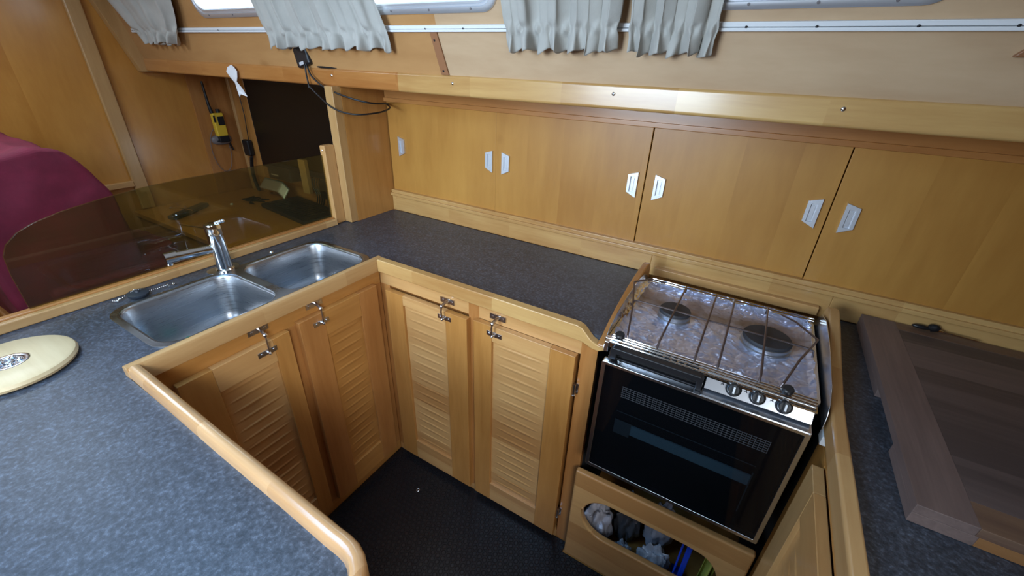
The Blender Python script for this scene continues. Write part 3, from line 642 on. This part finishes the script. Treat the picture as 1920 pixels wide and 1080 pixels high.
# hob tray
tray = MB(); tray.plate([rrect(-.229, .233, .900, 1.296, .02), rrect(-.220, .224, .909, 1.288, .016)[::-1]], lambda u, v, w_: (u, v, w_), .912, .926); tray.box(-.226, .230, .903, 1.292, .897, .911)
tray.build('hob_tray', STEEL, ST, bevel=.002)
def ridg(x, y, s, sd):
    d = noise.voronoi(Vector((x*s+sd, y*s, sd)))[0]
    return min(1, (d[1]-d[0])*1.6)
def foil(u, v):
    x = -.222+.448*u; y = .907+.382*v
    d = min(math.hypot(x+.108, y-1.108)/.055, math.hypot(x-.121, y-1.102)/.07)
    wx = x+.012*noise.noise(Vector((x*9, y*9, 4))); wy = y+.012*noise.noise(Vector((x*9, y*9, 8)))
    h = .0065*ridg(wx, wy*1.3, 13, 1.3)+.0038*ridg(wx*.7, wy, 30, 5.1)+.0016*ridg(wx, wy*.8, 75, 9)
    calm = .22+.78*min(1, abs(y-1.165)/.07); h *= calm
    h += .004*math.exp(-((d-1.15)/.18)**2)*abs(noise.noise(Vector((math.atan2(y-1.1, x)*9, d*2, 3))))*2
    e = min(x+.222, .226-x, y-.907, 1.289-y); 
    h += .010*max(0, 1-e/.014)**1.3*(1+.6*noise.noise(Vector((x*50, y*50, 7))))
    return Vector((x, y, .9145+h))
MB().grid(foil, 230, 200).build('foil_lining', FOIL, ST, ang=50, origin=None)
def foilc(u, v):
    y = 1.00+.30*u; x = -.232+.016*v+.004*noise.noise(Vector((y*40, v*3, 1))); z = .918+.030*math.sin(PI*min(1, u*1.02))**.5*(1-v*.5)+.005*noise.noise(Vector((y*60, v*4, 2)))
    return Vector((x, y, z))
MB().grid(foilc, 90, 12).build('foil_edge', FOILC, ST, ang=40, solid=.0006)
for (bx_, by_, r) in ((-.108, 1.112, .043), (.121, 1.105, .058)):
    bo = MB().lathe([(0, 0), (r*1.02, 0), (r*1.02, .006), (r*.96, .008), (r*.96, .011), (r, .012), (r, .018), (r*.95, .020), (0, .020)], (bx_, by_, .916), n=48).build('burner', BURNR, ST)
    MB().lathe([(0, 0), (r*.97, 0), (r*.98, .004), (r*.93, .0085), (0, .0095)], (bx_, by_, .936), n=48).build('burner_cap', BURN, bo)
# rails front/back
rl = MB()
for y, z in ((.872, .934), (.879, .9385), (.886, .9405), (.894, .9415)): rl.tube([(-.214, y+.004, z), (.222, y+.004, z)], .0022, 8)
rl.box(-.216, .224, .870, .900, .9285, .9315)
rl.build('front_guard_rail', CHROME, ST)
rl = MB()
for y, z in ((1.283, .934), (1.291, .937)): rl.tube([(-.214, y, z), (.230, y, z)], .0022, 8)
for x in (-.2, .215): rl.tube([(x, 1.283, .922), (x, 1.283, .934), (x, 1.291, .937)], .002, 8)
rl.build('rear_guard_rail', CHROME, ST)
for x in (-.196, .166):
    MB().lathe([(0, 0), (.0105, 0), (.0115, .005), (.0115, .012), (.009, .015), (0, .015)], (x, .892, .942), (0, -.35, 1), 18).build('clamp_knob', BLACK, ST)
# pan grate
gr = MB(); zg = .955
for x in (-.106, -.0205, .029, .1135): gr.tube([(x, .893, .930), (x, .897, .946), (x, .912, zg), (x, 1.235, zg), (x, 1.252, .953), (x, 1.257, .944), (x, 1.256, .932)], .0026, 8)
gr.tube([(-.222, 1.09, .93), (-.218, 1.09, .947), (-.205, 1.09, .9505), (.210, 1.09, .9505), (.219, 1.09, .947), (.222, 1.09, .93)], .0024, 8)
gr.tube([(.150, .897, .930), (.157, .905, .950), (.188, 1.018, zg), (.227, 1.134, .957), (.180, 1.207, .955), (.150, 1.25, .944)], .0026, 8)
gr.tube([(-.180, .897, .930), (-.181, .905, .945), (-.205, 1.017, .965), (-.232, 1.11, .995), (-.205, 1.20, .975), (-.170, 1.262, .945)], .0024, 8)
gr.build('pan_grate', GRATE, ST)
# side guards: curved steel plates
def guard(x, nm):
    pts = [(.885, .90), (.893, .925), (.92, .948), (.97, .966), (1.05, .977), (1.15, .982), (1.22, .975), (1.27, .955), (1.30, .93), (1.305, .90)]
    if x > 0: pts = [(.862, .90), (.868, .93), (.885, .950), (.93, .968), (1.0, .975), (1.10, .982), (1.20, .982), (1.27, .965), (1.305, .94), (1.31, .90)]
    return MB().prism(pts, 'X', x, x+.0018).build(nm, STEEL, ST, bevel=.0007, seg=1)
guard(-.2315, 'side_guard'); guard(.2395, 'side_guard')
br = MB().box(-.226, -.214, .868, .884, .905, .935).box(-.230, -.195, .884, .898, .922, .936); br.build('bracket', STEEL, ST, bevel=.002)
# gimbal pivots
for x in (-1, 1): MB().tube([(x*.212+.002, 1.08, .80), (x*.236+.006, 1.08, .80)], .012, 14).build('gimbal_pivot', STEEL, ST)

# front board below the stove with oval hole
hole = [(-.125+.085*math.cos(t), .258+.085*math.sin(t)) for t in [PI/2+PI*k/14 for k in range(15)]]+[(.105+.085*math.cos(t), .262+.085*math.sin(t)) for t in [-PI/2+PI*k/14 for k in range(15)]]
bd = MB().plate([[(-.2525, .006), (.2475, .006), (.2475, .436), (-.2525, .430)], hole], lambda u, v, w_: (u, w_, v), .882, .905)
tag(bd.build('locker_front_board', W_lx, bevel=.007, seg=3), 'maple board with a long oval hole below the cooker', 'board')
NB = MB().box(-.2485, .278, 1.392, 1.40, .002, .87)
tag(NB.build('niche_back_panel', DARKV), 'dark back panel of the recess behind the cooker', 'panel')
# contents
def bag(c, r, m_, sd, label, nm='plastic_bag', cat='bag'):
    b = MB().blob(c, r, 26, amp=.35, freq=2.2, seed=sd, mi=0)
    return tag(b.build(nm, m_, ang=50), label, cat)
bag((-.175, .975, .115), (.048, .045, .100), BAGW, 1, 'pale crumpled plastic bag at the left end of the oval hole')
bag((-.085, 1.05, .115), (.045, .050, .100), BAGD, 2, 'dark plastic bag behind the other bags below the cooker')
bag((-.070, .950, .062), (.036, .028, .052), BAG, 3, 'small shiny plastic bag low in the middle of the oval hole')
bag((.025, .955, .088), (.048, .028, .082), BAG, 5, 'grey blue plastic bag beside the blue dustpan below the cooker')
bag((.02, 1.065, .13), (.045, .04, .11), BAGW, 8, 'white printed bag behind the grey blue one below the cooker')
du = MB(); du.box(.088, .094, .925, .935, .05, .335); du.box(.103, .118, .925, .938, .05, .335); du.box(.070, .118, .925, .936, .318, .345); du.box(.086, .122, .925, 1.02, .010, .05)
tag(du.build('blue_dustpan', BLUE, bevel=.003), 'bright blue plastic dustpan standing in the locker below the cooker', 'dustpan')
lg = MB().grid(lambda u, v: Vector((.150+.035*u+.012*v, .93+.02*math.sin(u*9)+.03*v, .02+.27*v)), 20, 20)
tag(lg.build('cloth', LIME, solid=.002, ang=180), 'yellow green cloth at the right end of the oval hole', 'cloth')

# ================================================================ CHOPPING BOARD
CB = thing('chopping_board', 'large thick dark brown wooden chopping board on the right worktop', 'chopping board', (.7, 1.04, .908))
cb = MB()
lp = [(.345, .699), (.420, .699), (.420, 1.345), (.345, 1.345)]
cb.prism(lp, 'Z', .927, .945, 0)
cb.box(.420, 1.02, .699, .755, .927, .9448, 1); cb.box(.420, 1.02, 1.345, 1.388, .927, .9448, 1); cb.box(.345, .420, 1.345, 1.388, .927, .9448, 0); cb.box(.420, 1.02, .755, 1.345, .927, .9446, 2)
cb.build('top', [W_dark, wood('wood_dark_border_x', (.25, .15, .09), (.12, .065, .045), 'X', rough=.5, coat=.05, stretch=22), W_dark2], CB, bevel=.0012)
cb = MB(); cb.box(.345, .425, .699, .86, .9065, .927, 0); cb.box(.345, .425, 1.04, 1.388, .9065, .927, 0); cb.box(.358, .425, .86, 1.04, .9065, .927, 0); cb.box(.425, 1.02, .6995, .72, .9065, .9268, 1)
cb.build('rim', [W_dark, W_dark3], CB, bevel=.001)
sk = thing('skewer', 'thin silver skewer with black handle lying against the back wall on the board', 'skewer', (.53, 1.38, .946))
MB().blob((.470, 1.376, .953), (.020, .007, .006), 8).blob((.495, 1.378, .957), (.012, .008, .010), 8, amp=.4).build('handle', BLACK, sk)
MB().tube([(.508, 1.377, .952), (.585, 1.374, .951)], .0024, 8).tube([(.505, 1.377, .952), (.515, 1.377, .952)], .0045, 8).build('rod', CHROME, sk)

# ================================================================ NAV CORNER BEYOND THE GLASS
ND = thing('chart_desk', 'brown wooden chart desk behind the tinted glass', 'desk', (-2.3, 1.2, 0))
MB().box(-2.995, -1.54, .90, 1.565, .70, .73).build('desk_top', W_bulk, ND, bevel=.006)
MB().box(-2.995, -1.54, .92, 1.56, 0, .70).build('desk_base', W_rx, ND)
SE = thing('seat', 'maroon velour seat behind the tinted glass', 'seat', (-2.4, .45, 0))
lean = Matrix.Rotation(.0, 3, 'X')
bk = [(.24, .50), (.215, .80), (.215, 1.00), (.23, 1.15), (.29, 1.20), (.42, 1.225), (.50, 1.215), (.56, 1.13), (.60, 1.04), (.605, .90), (.61, .74), (.61, .50)]
MB().prism(bk, 'X', -2.75, -2.10).build('backrest', MAROON, SE, bevel=.035, seg=5, ang=60)
st = [(.30, .50), (.30, .76), (.64, .755), (.74, .745), (.80, .70), (.83, .62), (.82, .50)]
MB().prism(st, 'X', -2.75, -2.06).build('seat_cushion', MAROON, SE, bevel=.03, seg=5, ang=60)
tx = bpy.data.textures.new('soft_folds', 'CLOUDS'); tx.noise_scale = .22; tx.noise_depth = 2
for ch_ in [c for c in bpy.data.objects if c.parent == SE]:
    q = ch_.modifiers.new('fine', 'SUBSURF'); q.subdivision_type = 'SIMPLE'; q.levels = q.render_levels = 4
    q = ch_.modifiers.new('folds', 'DISPLACE'); q.texture = tx; q.strength = .045; q.mid_level = .5; q.texture_coords = 'GLOBAL'
    q = ch_.modifiers.new('soften', 'SMOOTH'); q.iterations = 6
MB().blob((-2.30, .62, .765), (.20, .13, .028), 24, amp=.12, freq=2.5, pw=.5, seed=9).build('folded_throw', MAROON, SE, ang=180)
MB().box(-2.75, -2.05, .22, .82, 0, .52).build('plinth', W_rz, SE, bevel=.01)
# screen
SN = thing('dark_screen', 'large black screen panel recessed under the shelf rail', 'screen', (-2.43, 1.58, .90))
MB().box(-2.79, -2.05, 1.572, 1.598, .900, 1.41).build('frame', BLACK, SN, bevel=.004)
MB().box(-2.775, -2.065, 1.5705, 1.5725, .915, 1.395).build('panel', SCREEN, SN)
# handheld vhf radio
VH = thing('handheld_radio', 'yellow and black handheld radio hanging on the left bulkhead', 'radio', (-2.97, 1.45, 1.05))
rt = Matrix.Translation(Vector((-2.985, 1.462, 1.13))) @ Matrix.Rotation(.0, 4, 'X')
MB().box(.005, .040, -.032, .032, -.055, .082, 0).xf(rt).build('case', YEL, VH, bevel=.008)
MB().box(.0405, .044, -.012, .026, .012, .062).xf(rt).box(-2.945, -2.940, 1.428, 1.438, 1.16, 1.20).build('display', BLACK, VH, bevel=.002)
MB().tube([Vector((-2.965, 1.438, 1.212)), Vector((-2.965, 1.432, 1.26)), Vector((-2.967, 1.430, 1.385))], [.011, .008, .0055], 12).build('antenna', BLACK, VH)
MB().tube([Vector((-2.965, 1.475, 1.210)), Vector((-2.965, 1.475, 1.232))], .012, 14).build('dial', BLACK, VH)
MB().box(.002, .045, -.030, .030, -.088, -.05).box(.002, .03, -.04, .04, -.085, -.075).xf(rt).build('base_clip', BLACK, VH, bevel=.006)
MB().blob((-2.975, 1.458, 1.055), (.018, .060, .030), 14, pw=.8).build('cradle', GREYP, VH)
MB().tube([(-2.98, 1.50, 1.04), (-2.98, 1.515, .985)], .006, 8).build('lead_stub', BLACK, VH)
MB().tube([(-2.985, 1.405+.055*math.cos(t)+.04, .99+.13*math.sin(t)) for t in [k*2*PI/24 for k in range(24)]], .002, 6, closed=True).build('loop_cord', GREYP, VH)
# white paper bag hanging from the rail
pto = [(.000, .020), (.014, .012), (.020, -.004), (.017, -.026), (.010, -.046), (.022, -.070), (.030, -.104), (.014, -.096), (.004, -.108), (-.004, -.080), (-.006, -.052), (-.020, -.030), (-.026, -.008), (-.020, .010)]
pb = MB().plate([pto], lambda u, v, w_: Vector((-2.125+u*2.0+.03*(-v), 1.166+w_-.02*abs(v+.02)*0-.006*math.sin(u*120), 1.470+v)), -.003, -.0005)
tag(pb.build('paper_tag', PAPER, bevel=.001), 'crumpled white paper tag hanging over the shelf rail', 'tag')
# black adapter and cables
AD = thing('power_adapter', 'black power adapter with cable standing on the shelf rail', 'adapter', (-1.63, 1.19, 1.497))
am = Matrix.Translation(Vector((-1.625, 1.182, 1.531))) @ Matrix.Rotation(-.25, 4, 'Y')
MB().box(-.040, .040, -.026, .022, -.034, .040).xf(am).build('body', BLACK, AD, bevel=.010)
MB().box(-.024, -.010, -.006, .006, .04, .064).xf(am).build('pin', BLACK, AD, bevel=.002)
MB().box(-.018, .008, -.0272, -.0258, -.027, -.016).xf(am).build('label_patch', plain('grey_label', (.5, .5, .52), .5), AD)
MB().tube([(-1.60, 1.185, 1.502), (-1.54, 1.175, 1.499), (-1.45, 1.180, 1.4985)], .0035, 8).tube([(-1.615, 1.162, 1.512), (-1.610, 1.157, 1.47), (-1.608, 1.158, 1.445), (-1.607, 1.158, 1.425)], .0032, 8).build('short_cable', CABLE, AD)
def smooth(pts, n=8):
    P_ = [Vector(p) for p in pts]; out = []
    for i in range(len(P_)-1):
        a = P_[max(i-1, 0)]; b = P_[i]; c = P_[i+1]; d = P_[min(i+2, len(P_)-1)]
        for k in range(n): t = k/n; out.append(.5*((2*b)+(c-a)*t+(2*a-5*b+4*c-d)*t*t+(3*b-a-3*c+d)*t**3))
    return out+[P_[-1]]
cb_ = MB().tube(smooth([(-1.605, 1.160, 1.508), (-1.595, 1.158, 1.490), (-1.575, 1.158, 1.462), (-1.50, 1.155, 1.428), (-1.40, 1.17, 1.402), (-1.34, 1.22, 1.385), (-1.36, 1.32, 1.378), (-1.452, 1.40, 1.368)]), .0033, 8)
cb_.tube(smooth([(-1.603, 1.158, 1.43), (-1.555, 1.156, 1.400), (-1.46, 1.142, 1.362), (-1.37, 1.16, 1.347), (-1.34, 1.25, 1.350), (-1.38, 1.35, 1.358), (-1.452, 1.402, 1.367)]), .0033, 8)
tag(cb_.build('black_cable', CABLE), 'black looped cable sagging from the adapter to the locker corner', 'cable')
# microphone with coiled lead on the corner strip
MC = thing('fist_microphone', 'black fist microphone with coiled lead on the nav corner trim', 'microphone', (-2.86, 1.56, .95))
MB().box(-2.905, -2.84, 1.535, 1.573, .955, 1.055).build('body', BLACK, MC, bevel=.012)
cl = []
for k in range(240):
    t = k/240; a = k*.9; px = -2.845-.03*math.sin(t*3); z = .955-.22*t
    cl.append((px+.009*math.cos(a), 1.545+.009*math.sin(a), z))
MB().tube(cl, .003, 5).build('coiled_lead', CABLE, MC)
MB().tube([(-2.845, 1.56, 1.39), (-2.838, 1.56, 1.2), (-2.86, 1.56, 1.05)], .0025, 6).build('upper_lead', CABLE, MC)
# things on the desk
lap = thing('laptop', 'dark closed laptop on the chart desk beneath the black screen', 'laptop', (-2.28, 1.45, .731))
lm = Matrix.Translation(Vector((-2.26, 1.435, .731))) @ Matrix.Rotation(-.12, 4, 'Z')
MB().box(-.24, .24, -.115, .115, 0, .024).xf(lm).build('body', plain('dark_blue_black', (.012, .015, .022), .4), lap, bevel=.005)
kb = MB()
for i in range(12):
    for j in range(4): kb.box(-.20+i*.033, -.175+i*.033, -.08+j*.042, -.048+j*.042, .024, .0275)
kb.xf(lm).build('keys', BLACK, lap)
sr = thing('fixed_radio', 'black fixed radio set on the wall below the screen', 'radio', (-2.50, 1.55, .86))
MB().box(-2.62, -2.40, 1.50, 1.569, .862, .945).build('case', BLACK, sr, bevel=.006)
MB().box(-2.59, -2.52, 1.4985, 1.5005, .885, .893).build('silver_strip', ALU, sr)
MB().box(-2.37, -2.31, 1.545, 1.569, .80, 1.0).build('plinth', W_lz, sr, bevel=.003)
br_ = MB().grid(lambda u, v: Vector((-2.72+.24*u, 1.53-.05*v, .845-.055*v-.05*max(0, u-.75)*3)), 20, 6)
tag(br_.build('silver_tray', ALU, solid=.003), 'curved silver tray below the fixed radio behind the glass', 'tray')
ms = thing('small_display', 'small square black instrument display beside the tinted glass post', 'display', (-2.13, 1.54, .80))
MB().box(-2.19, -2.07, 1.53, 1.57, .800, .905).build('case', BLACK, ms, bevel=.004)
MB().box(-2.18, -2.08, 1.5285, 1.5305, .815, .895).build('glass', SCREEN, ms)
MB().box(-2.15, -2.11, 1.54, 1.565, .731, .80).build('stand', BLACK, ms)
MB().box(-2.12, -2.05, 1.555, 1.569, .905, 1.03).build('pale_strip', W_lz, ms)
tw = MB(); rr = random.Random(5)
for k in range(4):
    x0 = -2.288+k*.020
    tw.tube(smooth([(x0, 1.568, .90), (x0-.012, 1.566, .85), (x0+.012, 1.568, .79), (x0-.006, 1.568, .738)]), .004, 6)
tag(tw.build('hanging_cables', CABLE), 'thin black cables hanging between the radio and the small display', 'cable')
tw = MB()
for k in range(3):
    tw.tube(smooth([(-2.68+rr.uniform(-.06, .1), 1.40+rr.uniform(-.06, .06), .736) for _ in range(5)]+[(-2.64, 1.40, .736)]), .0035, 6)
tag(tw.build('cable_tangle', CABLE), 'tangle of thin black cable lying left of the laptop', 'cable')
ph = thing('handset', 'black handset lying on the chart desk behind the tap', 'handset', (-2.70, 1.02, .731))
hm_ = Matrix.Translation(Vector((-2.72, 1.06, .731))) @ Matrix.Rotation(2.05, 4, 'Z')
MB().box(-.13, .13, -.026, .026, 0, .024).xf(hm_).build('body', BLACK, ph, bevel=.010)
MB().tube([(-2.85, 1.02, .742), (-2.74, 1.02, .765), (-2.66, 1.05, .760)], .0035, 8).build('silver_clip', CHROME, ph)
tag(MB().tube([(-2.55, .93, .735), (-2.34, .985, .735)], .004, 8).build('silver_pen', CHROME), 'thin silver pen on the chart desk edge', 'pen')
tag(MB().lathe([(0, 0), (.009, 0), (.008, .006), (0, .008)], (-2.70, 1.28, .7305), n=14).build('white_button', WHITEP), 'tiny white button on the chart desk left of the laptop', 'button')
# small framed picture at the right edge
fr_ = thing('picture_frame', 'brown wooden frame with white inlay at the right end of the cabin side', 'picture frame', P(.36, 1.575, .01))
oc = [(.315, 1.574), (.45, 1.574), (.50, 1.607), (.345, 1.607)]; ic = [(.333, 1.580), (.445, 1.580), (.475, 1.602), (.352, 1.602)]
MB().plate([oc, ic[::-1]], P, .001, .010).build('frame', W_endg, fr_, bevel=.002)
MB().plate([ic], P, .001, .005).build('inlay', WHITEP, fr_)
# deck hatch frames round the ceiling lights
for nm, cx, cy, s_, lb in (('deck_hatch', -.95, -.15, .34, 'square aluminium deck hatch frame in the ceiling over the left worktop'), ('deck_hatch', -2.3, .1, .29, 'square aluminium deck hatch frame in the ceiling over the seat')):
    hh = MB().plate([rrect(cx-s_, cx+s_, cy-s_, cy+s_, .05), rrect(cx-s_+.035, cx+s_-.035, cy-s_+.035, cy+s_-.035, .04)[::-1]], lambda u, v, w_: (u, v, w_), 1.96, 1.999)
    tag(hh.build(nm, ALU, bevel=.003), lb, 'hatch')
for o in bpy.data.objects:
    if '_o' in o: del o['_o']
